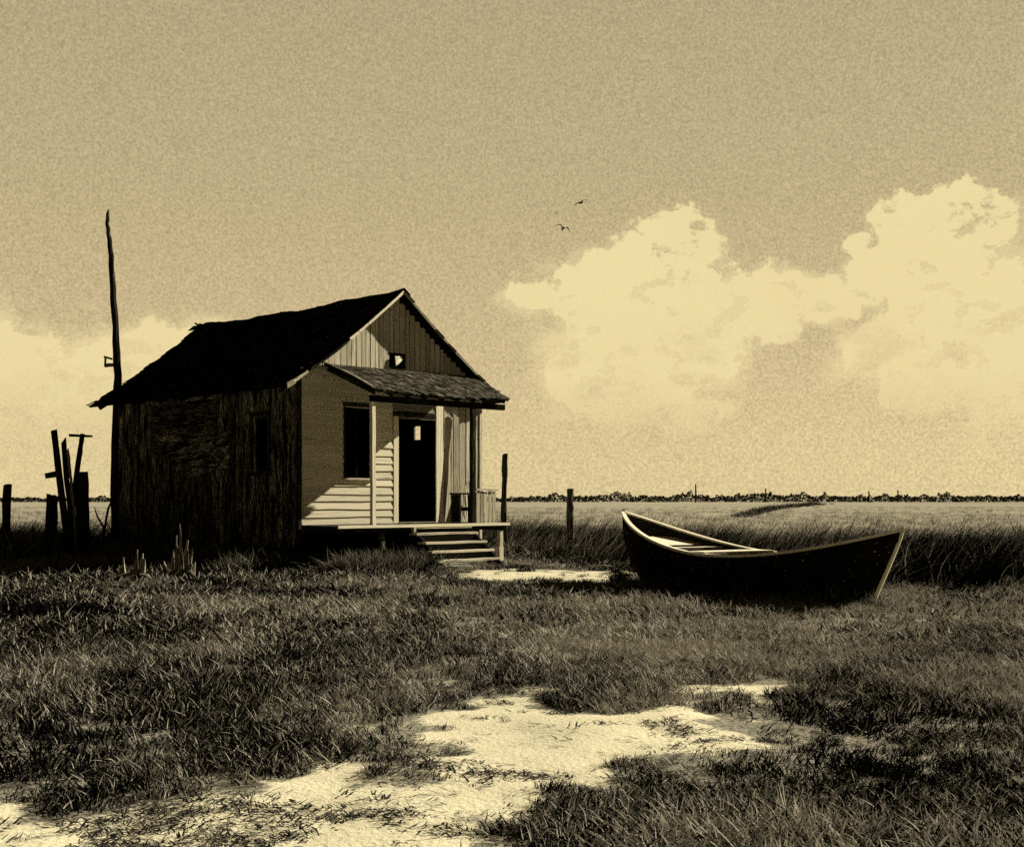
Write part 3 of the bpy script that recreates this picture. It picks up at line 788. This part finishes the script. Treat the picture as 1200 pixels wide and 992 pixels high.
# ------------------------------------------------------------------ grass
def grass_mat(name, dark, light, thr=.5, wid=.16, trans=.25):
    m, t, b = mat_new(name, .8)
    v = t.m('ADD', t.attr('blade'), t.m('SUBTRACT', t.attr('tone', 'INSTANCER'), .5))
    k = t.mapr(v, thr-wid, thr+wid)
    c = t.mix(k, (dark, dark, dark, 1), (light, light*.91, light*.72, 1)); t.link(c, b.inputs['Base Color'])
    tr = t.new('ShaderNodeBsdfTranslucent'); t.link(c, tr.inputs[0])
    mx = t.new('ShaderNodeMixShader'); mx.inputs[0].default_value = trans
    t.link(b.outputs[0], mx.inputs[1]); t.link(tr.outputs[0], mx.inputs[2])
    t.link(mx.outputs[0], m.node_tree.nodes['Material Output'].inputs[0])
    return m
M['lawn'] = grass_mat('lawn_blades', .004, .34, .53, .05, .15)
M['reed'] = grass_mat('reed_blades', .004, .27, .68, .05, .15)
M['litter'] = grass_mat('dry_litter', .012, .12, .6, .1, .1)
def tuft_mesh(name, nb, radius, h0, h1, w, bend, lean, mat, seg=3, seed=0, flat=0.):
    r = np.random.default_rng(seed); V = []; Fq = []; B = []
    for k in range(nb):
        an = r.random()*2*math.pi; rr = radius*math.sqrt(r.random()); bx, by = rr*math.cos(an), rr*math.sin(an)
        h = r.uniform(h0, h1); dx, dy = r.normal(lean, .32), r.normal(0, .32)
        ba = r.random()*2*math.pi; bd = bend*r.uniform(.3, 1.2); cx, cy = math.cos(ba)*bd+lean*bend, math.sin(ba)*bd
        pa = r.random()*math.pi; wx, wy = math.cos(pa)*w*r.uniform(.6, 1.3)/2, math.sin(pa)*w/2
        tn = r.random(); n0 = len(V)
        for q in range(seg+1):
            a = q/seg; x = bx+h*(dx*a+cx*a*a); y = by+h*(dy*a+cy*a*a); z = h*(a-(.35*bd+flat)*a*a)*(1-flat*.5)
            k2 = (1-a**1.6)
            V += [(x-wx*k2, y-wy*k2, z), (x+wx*k2, y+wy*k2, z)]
            B += [tn, tn]
            if q: Fq.append((n0+2*q-2, n0+2*q-1, n0+2*q+1, n0+2*q))
    me = mesh_np(name, np.array(V), np.array(Fq), mat, [('blade', 'POINT', B)])
    return bpy.data.objects.new(name, me)
def scatter(name, label, cat, X, Y, scl, tone, tufts, tilt=.12, zoff=0., rotfull=True, zscale=1.):
    n = len(X); me = bpy.data.meshes.new(name); me.vertices.add(n)
    Zg = gh(X, Y)+zoff
    me.vertices.foreach_set('co', np.stack([X, Y, Zg], 1).astype(np.float32).ravel())
    rot = np.stack([rng.normal(0, tilt, n), rng.normal(tilt*.6, tilt, n), rng.uniform(-math.pi, math.pi, n) if rotfull else rng.normal(0, .5, n)], 1)
    a = me.attributes.new('rot', 'FLOAT_VECTOR', 'POINT'); a.data.foreach_set('vector', rot.astype(np.float32).ravel())
    sv = np.stack([scl*rng.uniform(.85, 1.2, n), scl*rng.uniform(.85, 1.2, n), scl*rng.uniform(.75, 1.25, n)*zscale], 1) if np.ndim(scl) else None
    a = me.attributes.new('scl', 'FLOAT_VECTOR', 'POINT'); a.data.foreach_set('vector', sv.astype(np.float32).ravel())
    a = me.attributes.new('tone', 'FLOAT', 'POINT'); a.data.foreach_set('value', tone.astype(np.float32))
    a = me.attributes.new('pick', 'INT', 'POINT'); a.data.foreach_set('value', rng.integers(0, len(tufts), n).astype(np.int32))
    o = bpy.data.objects.new(name, me); col.objects.link(o); tag(o, label, cat, kind='stuff')
    c = bpy.data.collections.new(name+'_kinds')
    for q in tufts: c.objects.link(q)
    ng = bpy.data.node_groups.new(name+'_spread', 'GeometryNodeTree')
    ng.interface.new_socket('Geometry', in_out='INPUT', socket_type='NodeSocketGeometry'); ng.interface.new_socket('Geometry', in_out='OUTPUT', socket_type='NodeSocketGeometry')
    N, K = ng.nodes, ng.links
    gi, go = N.new('NodeGroupInput'), N.new('NodeGroupOutput'); ip = N.new('GeometryNodeInstanceOnPoints'); ci = N.new('GeometryNodeCollectionInfo')
    ci.inputs['Collection'].default_value = c; ci.inputs['Separate Children'].default_value = True; ci.inputs['Reset Children'].default_value = True
    mp = N.new('GeometryNodeMeshToPoints'); K.new(gi.outputs[0], mp.inputs[0]); K.new(mp.outputs[0], ip.inputs['Points'])
    K.new(ci.outputs[0], ip.inputs['Instance']); ip.inputs['Pick Instance'].default_value = True
    def na(nm, ty):
        q = N.new('GeometryNodeInputNamedAttribute'); q.data_type = ty; q.inputs[0].default_value = nm
        return q.outputs[0]
    K.new(na('pick', 'INT'), ip.inputs['Instance Index']); K.new(na('rot', 'FLOAT_VECTOR'), ip.inputs['Rotation']); K.new(na('scl', 'FLOAT_VECTOR'), ip.inputs['Scale'])
    K.new(ip.outputs[0], go.inputs[0])
    md = o.modifiers.new('spread', 'NODES'); md.node_group = ng
    return o
Hs = np.array(shack_m.inverted())
def house_local(x, y): return Hs[0,0]*x+Hs[0,1]*y+Hs[0,3], Hs[1,0]*x+Hs[1,1]*y+Hs[1,3]
bi = np.array((Matrix.Translation((mid.x, mid.y, 0)) @ Matrix.Rotation(rz, 4, 'Z')).inverted())
def boat_local(x, y): return bi[0,0]*x+bi[0,1]*y+bi[0,3], bi[1,0]*x+bi[1,1]*y+bi[1,3]
def clear(x, y):
    hx, hy = house_local(x, y); inh = (hx > -.04) & (hx < W+.04) & (hy > -.9) & (hy < L+.04)
    ins = (hx > SX0-.1) & (hx < SX1+.1) & (hy > -PD-1.02) & (hy < 0)
    bx, by = boat_local(x, y); inb = (np.abs(bx) < BL/2-.2) & (np.abs(by) < .5*np.sqrt(np.clip(1-(bx/(BL/2))**2, 0, 1)))
    return ~(inh | ins | inb)
def zf(x): return np.interp(x, [-30, -9.5, -9.4, -1.5, 1, 3, 5, 6.5, 9, 30], [26.5, 26.5, 31, 31, 28.5, 25, 21.6, 19.8, 19.2, 18])
# lawn points, denser near the camera
def pts_band(z0, z1, dens):
    A = []
    n = int((z1-z0)*(2*.43*z1+2.4)*dens)
    z = rng.uniform(z0, z1, n); x = rng.uniform(-1, 1, n)*(.43*z1+1.2)
    k = np.abs(x) < .43*z+1.2
    return x[k], z[k]
bands = [(4.2, 7, 190), (7, 10, 130), (10, 14, 95), (14, 19, 75), (19, 33, 55)]
XX, YY = map(np.concatenate, zip(*[pts_band(*q) for q in bands]))
S = sand_field(XX, YY)
isl = (fbm(XX*2.3+5, YY*2.9, 3, 171) > .625) & (rng.random(len(XX)) < .55)
ok = clear(XX, YY) & ((S < .45 + rng.normal(0, .05, len(XX))) | isl)
patch = fbm(XX*.8+3, YY*.55, 4, 131)
ok &= rng.random(len(XX)) < np.clip(1.5-1.7*S, .25, 1)*np.clip((patch-.34)*5.5, np.where(XX < -1, .62, .35), 1)
XX, YY, S = XX[ok], YY[ok], S[ok]
hx, hy = house_local(XX, YY)
dwall = np.where((hy > -.5) & (hy < L+1), np.clip(-hx, 0, 9), 9); dfront = np.where((hx > -1) & (hx < 2.0), np.clip(-hy-1.1, 0, 9), 9)
near_w = np.exp(-dwall/2.2)+.5*np.exp(-dfront/1.2)
hn = fbm(XX*.55, YY*.45, 3, 71)
scl = (.50+.75*hn)*np.clip(1.15-1.1*S, .35, 1.1)
scl = scl*(1+1.1*near_w)
# taller tussocks left
scl *= 1+.55*np.clip((-XX-2)/6, 0, 1)*np.clip((YY-12)/8, 0, 1)
tn = .54+(fbm(XX*1.1, YY*.6, 4, 91)-.5)*1.3+(fbm(XX*.25, YY*.25, 2, 15)-.5)*.5
def blob(px, py, rx, rz_): x0, z0 = ground_pt(px, py); return np.exp(-((XX-x0)/rx)**2-((YY-z0)/rz_)**2)
tn -= .22*blob(110, 820, 1.8, 2.5)+.40*blob(1150, 900, .9, 1.5)+.18*blob(300, 860, .8, 1.2)+.2*blob(60, 720, 3, 4)+.2*blob(1000, 900, .6, .8)
tn += .2*blob(650, 740, 3.5, 4)+.2*blob(950, 760, 3, 3)+.15*blob(1050, 720, 3, 3)
tuf = [tuft_mesh('lawn_tuft', 28, .13, .035, .11, .0105, .6, .45, M['lawn'], 3, s_) for s_ in range(6)]
far_t = [tuft_mesh('lawn_tuft_wide', 18, .17, .06, .15, .024, .5, .4, M['lawn'], 2, 50+s_) for s_ in range(5)]
k = YY < 12.5
scatter('lawn_grass', 'short rough grass covering the foreground around the sand track', 'grass', XX[k], YY[k], scl[k], tn[k], tuf)
scatter('meadow_grass', 'rough grass between the foreground and the shack and boat', 'grass', XX[~k], YY[~k], scl[~k], tn[~k], far_t)
# reeds
n = 15000; x = rng.uniform(-19, 19, n); y = rng.uniform(18, 44, n)
d = y-zf(x)-(fbm(x*.8, y*.8, 2, 5)-.5)*2.2
ok = clear(x, y) & (d > 0) & (d < 12) & (rng.random(n) < np.clip(1.15-d/12, 0, 1)) & (np.abs(x) < .43*y+2)
hx, hy = house_local(x, y); ok &= ~((hx > -.3) & (hx < 4.9) & (hy > -1.6) & (hy < L+.4))
x, y, d = x[ok], y[ok], d[ok]
s = .80+.35*fbm(x*.4, y*.4, 2, 61); s = s*np.clip(.55+d/2.2, .5, 1)
s = np.where(y > 30, s*.93, s)
rt = [tuft_mesh('reed_tuft', 16, .20, .45, 1.0, .024, .35, .55, M['reed'], 4, 100+s_) for s_ in range(6)]
scatter('reeds', 'tall dark reeds leaning in the wind behind the boat and shack', 'reeds', x, y, s, .48+(fbm(x*.7, y*.5, 3, 19)-.5)*.8, rt, tilt=.07, rotfull=False)
# sparse tall stalks
n = 260; x = rng.uniform(-1, 12, n); y = zf(x)+rng.uniform(.5, 8, n); ok = (np.abs(x) < .43*y+1); x, y = x[ok], y[ok]
stt = [tuft_mesh('stalk_tuft', 3, .15, .9, 1.35, .012, .5, .42, M['reed'], 5, 200+s_) for s_ in range(4)]
scatter('reed_stalks', 'scattered taller bent stalks standing above the reeds', 'reeds', x, y, np.full(len(x), 1.), np.full(len(x), .2), stt, tilt=.1, rotfull=False)
# weeds against the side of the shack
n = 1300; a = rng.uniform(-.6, L+.8, n); o_ = rng.uniform(-1.8, -.1, n)
w_ = [shack_m @ Vector((o_[k], a[k], 0)) for k in range(n)]; x = np.array([q.x for q in w_]); y = np.array([q.y for q in w_])
wt = [tuft_mesh('weed_tuft', 24, .16, .22, .50, .014, .6, .15, M['reed'], 3, 300+s_) for s_ in range(4)]
n2 = 500; a2_ = rng.uniform(-.3, 1.9, n2); o2 = rng.uniform(-2.0, -1.15, n2); w2 = [shack_m @ Vector((a2_[k], o2[k], 0)) for k in range(n2)]
x = np.concatenate([x, [q.x for q in w2]]); y = np.concatenate([y, [q.y for q in w2]])
n3 = 260; x3 = rng.uniform(-12.6, -9.3, n3); y3 = rng.uniform(25.5, 28.2, n3); 
n4 = 170; b4 = [Matrix.Translation((mid.x, mid.y, 0)) @ Matrix.Rotation(rz, 4, 'Z') @ Vector((u_, -.44*max(0, 1-(u_/(BL/2))**2)**.8-random.uniform(.12, .38), 0)) for u_ in rng.uniform(-BL/2+.1, BL/2-.05, n4)]
x = np.concatenate([x, x3, [q.x for q in b4]]); y = np.concatenate([y, y3, [q.y for q in b4]])
scatter('weeds', 'tall weeds crowding the foot of the shack wall and porch', 'weeds', x, y, np.concatenate([rng.uniform(.5, 1.15, n+n2), rng.uniform(1.2, 2.1, n3), rng.uniform(.35, .7, n4)]), np.full(len(x), .50), wt, tilt=.1)
# ditch line in the far marsh
n = 420; u_ = rng.random(n); lx = np.interp(u_, [0, .5, 1], [865, 905, 960]); ly = np.interp(u_, [0, .5, 1], [606, 596.5, 590.5])
z = F*EYE/(ly-HY); x = (lx-600)/F*z; x = x+rng.normal(0, .25, n)*z/90; z = z+rng.normal(0, .6, n)*z/60
dt = [tuft_mesh('ditch_tuft', 16, .5, .25, .6, .06, .5, .3, M['reed'], 2, 400+s_) for s_ in range(3)]
scatter('ditch_grass', 'dark line of rank grass along a ditch in the pale far marsh', 'grass', x, z, rng.uniform(.5, 1.0, n)*np.clip(z/130, .5, 1.6), np.full(n, .3), dt)
# far marsh stubble
n = 5000; z = 38*np.exp(rng.random(n)*1.6); x = rng.uniform(-.43, .43, n)*z
mt_ = [tuft_mesh('marsh_tuft', 14, .5, .15, .35, .035, .5, .4, M['marsh'] if 'marsh' in M else grass_mat('marsh_blades', .08, .36, .35, .2), 2, 500+s_) for s_ in range(3)]
scatter('marsh_grass', 'low pale grass thinning out over the far marsh', 'grass', x, z, rng.uniform(.5, 1.1, n), np.full(n, .55), mt_)
# litter on the sand: bits of dry straw and leaf
n = 9000; x, y = [], []
NL = 200000; xb, yb = rng.uniform(-4.5, 3.5, NL), rng.uniform(4.2, 10.5, NL)
sv = sand_field(xb, yb); cl = fbm(xb*1.8, yb*1.4, 3, 77)
cl = .5*cl+.5*fbm(xb*3.1+4, yb*6.5, 3, 78)
ok = (sv > .40) & (rng.random(NL) < np.clip((cl-.53)*7.0, .03, 1.2)*.13)
x, y = xb[ok], yb[ok]
lt = [tuft_mesh('straw_bits', 7, .07, .03, .09, .011, .2, .9, M['litter'], 2, 600+s_, flat=.75) for s_ in range(5)]
scatter('straw_litter', 'dark bits of straw and leaf scattered over the pale sand', 'litter', x, y, rng.uniform(.5, 1.15, len(x)), rng.uniform(.2, .6, len(x)), lt, tilt=.1, zoff=.004)

# ------------------------------------------------------------------ light
k = 4.0; uh = Vector((.7071, .7071, 0)); vh = Vector((.7071, -.7071, 0)); hdir = (uh*k+vh).normalized()
SE = R(26.5); SA = math.atan2(hdir.x, hdir.y)
sdir = Vector((hdir.x*math.cos(SE), hdir.y*math.cos(SE), math.sin(SE)))
sl = bpy.data.lights.new('sun', 'SUN'); sl.energy = 5.0; sl.angle = R(.5); sl.color = (1, .93, .74)
so = bpy.data.objects.new('sun', sl); col.objects.link(so); so.rotation_euler = sdir.to_track_quat('Z', 'Y').to_euler(); so.location = (20, 10, 30)
EXPO = .95; EF = 2**EXPO
w = bpy.data.worlds.new('World'); sc.world = w; w.use_nodes = True; t = NT(w.node_tree)
bg = w.node_tree.nodes['Background']
gen = t.new('ShaderNodeTexCoord').outputs['Generated']
sp = t.new('ShaderNodeSeparateXYZ'); t.link(gen, sp.inputs[0]); dx, dy, dz = sp.outputs
az = t.m('ARCTAN2', dx, dy); hor = t.m('SQRT', t.m('ADD', t.m('MULTIPLY', dx, dx), t.m('MULTIPLY', dy, dy))); el = t.m('ARCTAN2', dz, hor)
D = 57.2958
azd = t.m('MULTIPLY', az, D); eld = t.m('MULTIPLY', el, D)
wz = t.m('MULTIPLY', t.m('SUBTRACT', t.noise(gen, 14, 5, .6), .5), 5.0); we = t.m('MULTIPLY', t.m('SUBTRACT', t.noise(t.mapping(gen, (1,1,1), (5,2,7)), 16, 5, .6), .5), 4.0)
azw = t.m('ADD', azd, wz); elw = t.m('ADD', eld, we)
blobs = [(1048,256,52,36),(1128,258,58,40),(1012,318,38,30),(790,285,62,42),(745,325,62,48),(820,345,60,40),(700,350,85,42),(760,400,120,66),(720,450,95,50),(855,365,110,42),(640,348,44,20),(815,478,40,26),(905,360,55,32),
         (1088,276,74,48),(1120,290,55,42),(1110,345,105,75),(1185,440,72,90),(1040,400,75,45),(990,288,24,24),(1090,460,60,30),(1265,400,80,95),(960,350,40,20),
         (40,470,190,78),(230,440,150,62),(-120,430,160,90),(60,555,160,40)]
acc = None
for (bx, by, rx, ry) in blobs:
    a0 = math.degrees(math.atan((bx-600)/F)); e0 = math.degrees(math.atan((HY-by)/F*math.cos(math.radians(a0))))
    ra = rx/F*D; re = ry/F*D
    u_ = t.m('DIVIDE', t.m('SUBTRACT', azw, a0), ra); v_ = t.m('DIVIDE', t.m('SUBTRACT', elw, e0), re)
    q = t.m('SUBTRACT', 1.0, t.m('SQRT', t.m('ADD', t.m('MULTIPLY', u_, u_), t.m('MULTIPLY', v_, v_))))
    acc = q if acc is None else t.m('SMOOTH_MAX', acc, q, .3)
fine = t.noise(gen, 48, 8, .68)
field = t.m('ADD', acc, t.m('MULTIPLY', t.m('SUBTRACT', fine, .5), 1.0))
veil = t.mapr(t.m('ADD', acc, t.m('MULTIPLY', t.m('SUBTRACT', t.noise(t.mapping(gen, (1, 1, 1.8), (6, 6, 2)), 15, 7, .68), .5), 2.2)), -.3, .3, 0, .75, True)
veil = t.m('MULTIPLY', veil, t.mapr(eld, 9, 13, 1, 0))
cm = t.mapr(field, .11, .21)
holes = t.mapr(t.noise(t.mapping(gen, (1, 1, 1.5), (3, 1, 4)), 34, 5, .65), .565, .625, 1.0, .1)
cm = t.m('MULTIPLY', cm, t.m('MAXIMUM', holes, t.mapr(acc, .6, 1.1)))
cm = t.m('MAXIMUM', cm, veil)
lowp = t.mapr(t.noise(t.mapping(gen, (1, 1, 1.6), (9, 4, 1)), 17, 6, .62), .50, .60, 0, 1)
cm = t.m('MULTIPLY', cm, t.m('SUBTRACT', 1.0, t.m('MULTIPLY', t.m('MULTIPLY', lowp, t.mapr(eld, 4.5, 8.0, .75, 0)), t.mapr(azd, -8, -2, 0, 1))))
# soft thinning of the cloud towards the haze at its foot
cm = t.m('MULTIPLY', cm, t.mapr(t.m('ADD', eld, t.m('MULTIPLY', t.m('SUBTRACT', fine, .5), 3)), 2.0, 5.5, .25, 1.0))
left = t.mapr(azd, -14, -11, 1, 0)
grad = t.new('ShaderNodeValToRGB'); cr = grad.color_ramp
t.link(t.mapr(eld, -1, 24), grad.inputs[0])
def lin(c): return tuple(((x/255)/12.92 if x/255 < .04045 else ((x/255+.055)/1.055)**2.4) for x in c)+(1,)
stops = [(0, (226,205,154)), (.10, (222,201,150)), (.28, (208,187,142)), (.55, (194,176,134)), (.9, (184,168,130))]
for k_, (p_, c_) in enumerate(stops):
    e_ = cr.elements[k_] if k_ < 2 else cr.elements.new(p_)
    e_.position = p_; e_.color = lin(c_)
sky = t.new('ShaderNodeTexSky', sky_type='NISHITA', sun_disc=False, sun_elevation=SE, sun_rotation=SA); sky.air_density = 1.0; sky.dust_density = 2.0
bw = t.new('ShaderNodeRGBToBW'); t.link(sky.outputs[0], bw.inputs[0])
nish = t.mapr(bw.outputs[0], 0, 12, .92, 1.10)
grain = t.noise(gen, 500, 3, .8)
gr = t.mapr(grain, .34, .66, .76, 1.22)
base = t.mix(1.0, grad.outputs[0], (1, 1, 1, 1), 'MULTIPLY')
def scale(c, kk):
    n = t.new('ShaderNodeVectorMath', operation='SCALE'); t.link(c, n.inputs[0]); t.put(n.inputs['Scale'], kk); return n.outputs[0]
base = scale(scale(base, gr), nish)
cloudc = scale(t.mix(t.noise(gen, 9, 3, .5), lin((232,211,156)), lin((242,223,168))), t.mapr(grain, .36, .64, .975, 1.02))
allc = t.mix(cm, base, cloudc)
# sky dimmed beside, behind and above the viewer: added falloff that deepens the shade
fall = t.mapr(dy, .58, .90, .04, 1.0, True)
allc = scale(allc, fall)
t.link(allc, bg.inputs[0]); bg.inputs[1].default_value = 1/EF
try: w.cycles.sampling_method = 'MANUAL'; w.cycles.sample_map_resolution = 512
except Exception: pass

# ------------------------------------------------------------------ camera
cd = bpy.data.cameras.new('camera'); cam = bpy.data.objects.new('camera', cd); col.objects.link(cam)
cam.location = (0, 0, EYE); cam.rotation_euler = (R(90), 0, 0)
cd.sensor_fit = 'HORIZONTAL'; cd.sensor_width = 36; cd.lens = F/1200*36
cd.shift_y = (HY-496)/1200.0
cd.clip_end = 8000; cd.clip_start = .05
sc.camera = cam
vs = sc.view_settings; vs.view_transform = 'Standard'; vs.look = 'None'; vs.exposure = EXPO; vs.gamma = 1; vs.use_curve_mapping = False
sc.cycles.max_bounces = 5; sc.cycles.diffuse_bounces = 2; sc.cycles.use_denoising = False
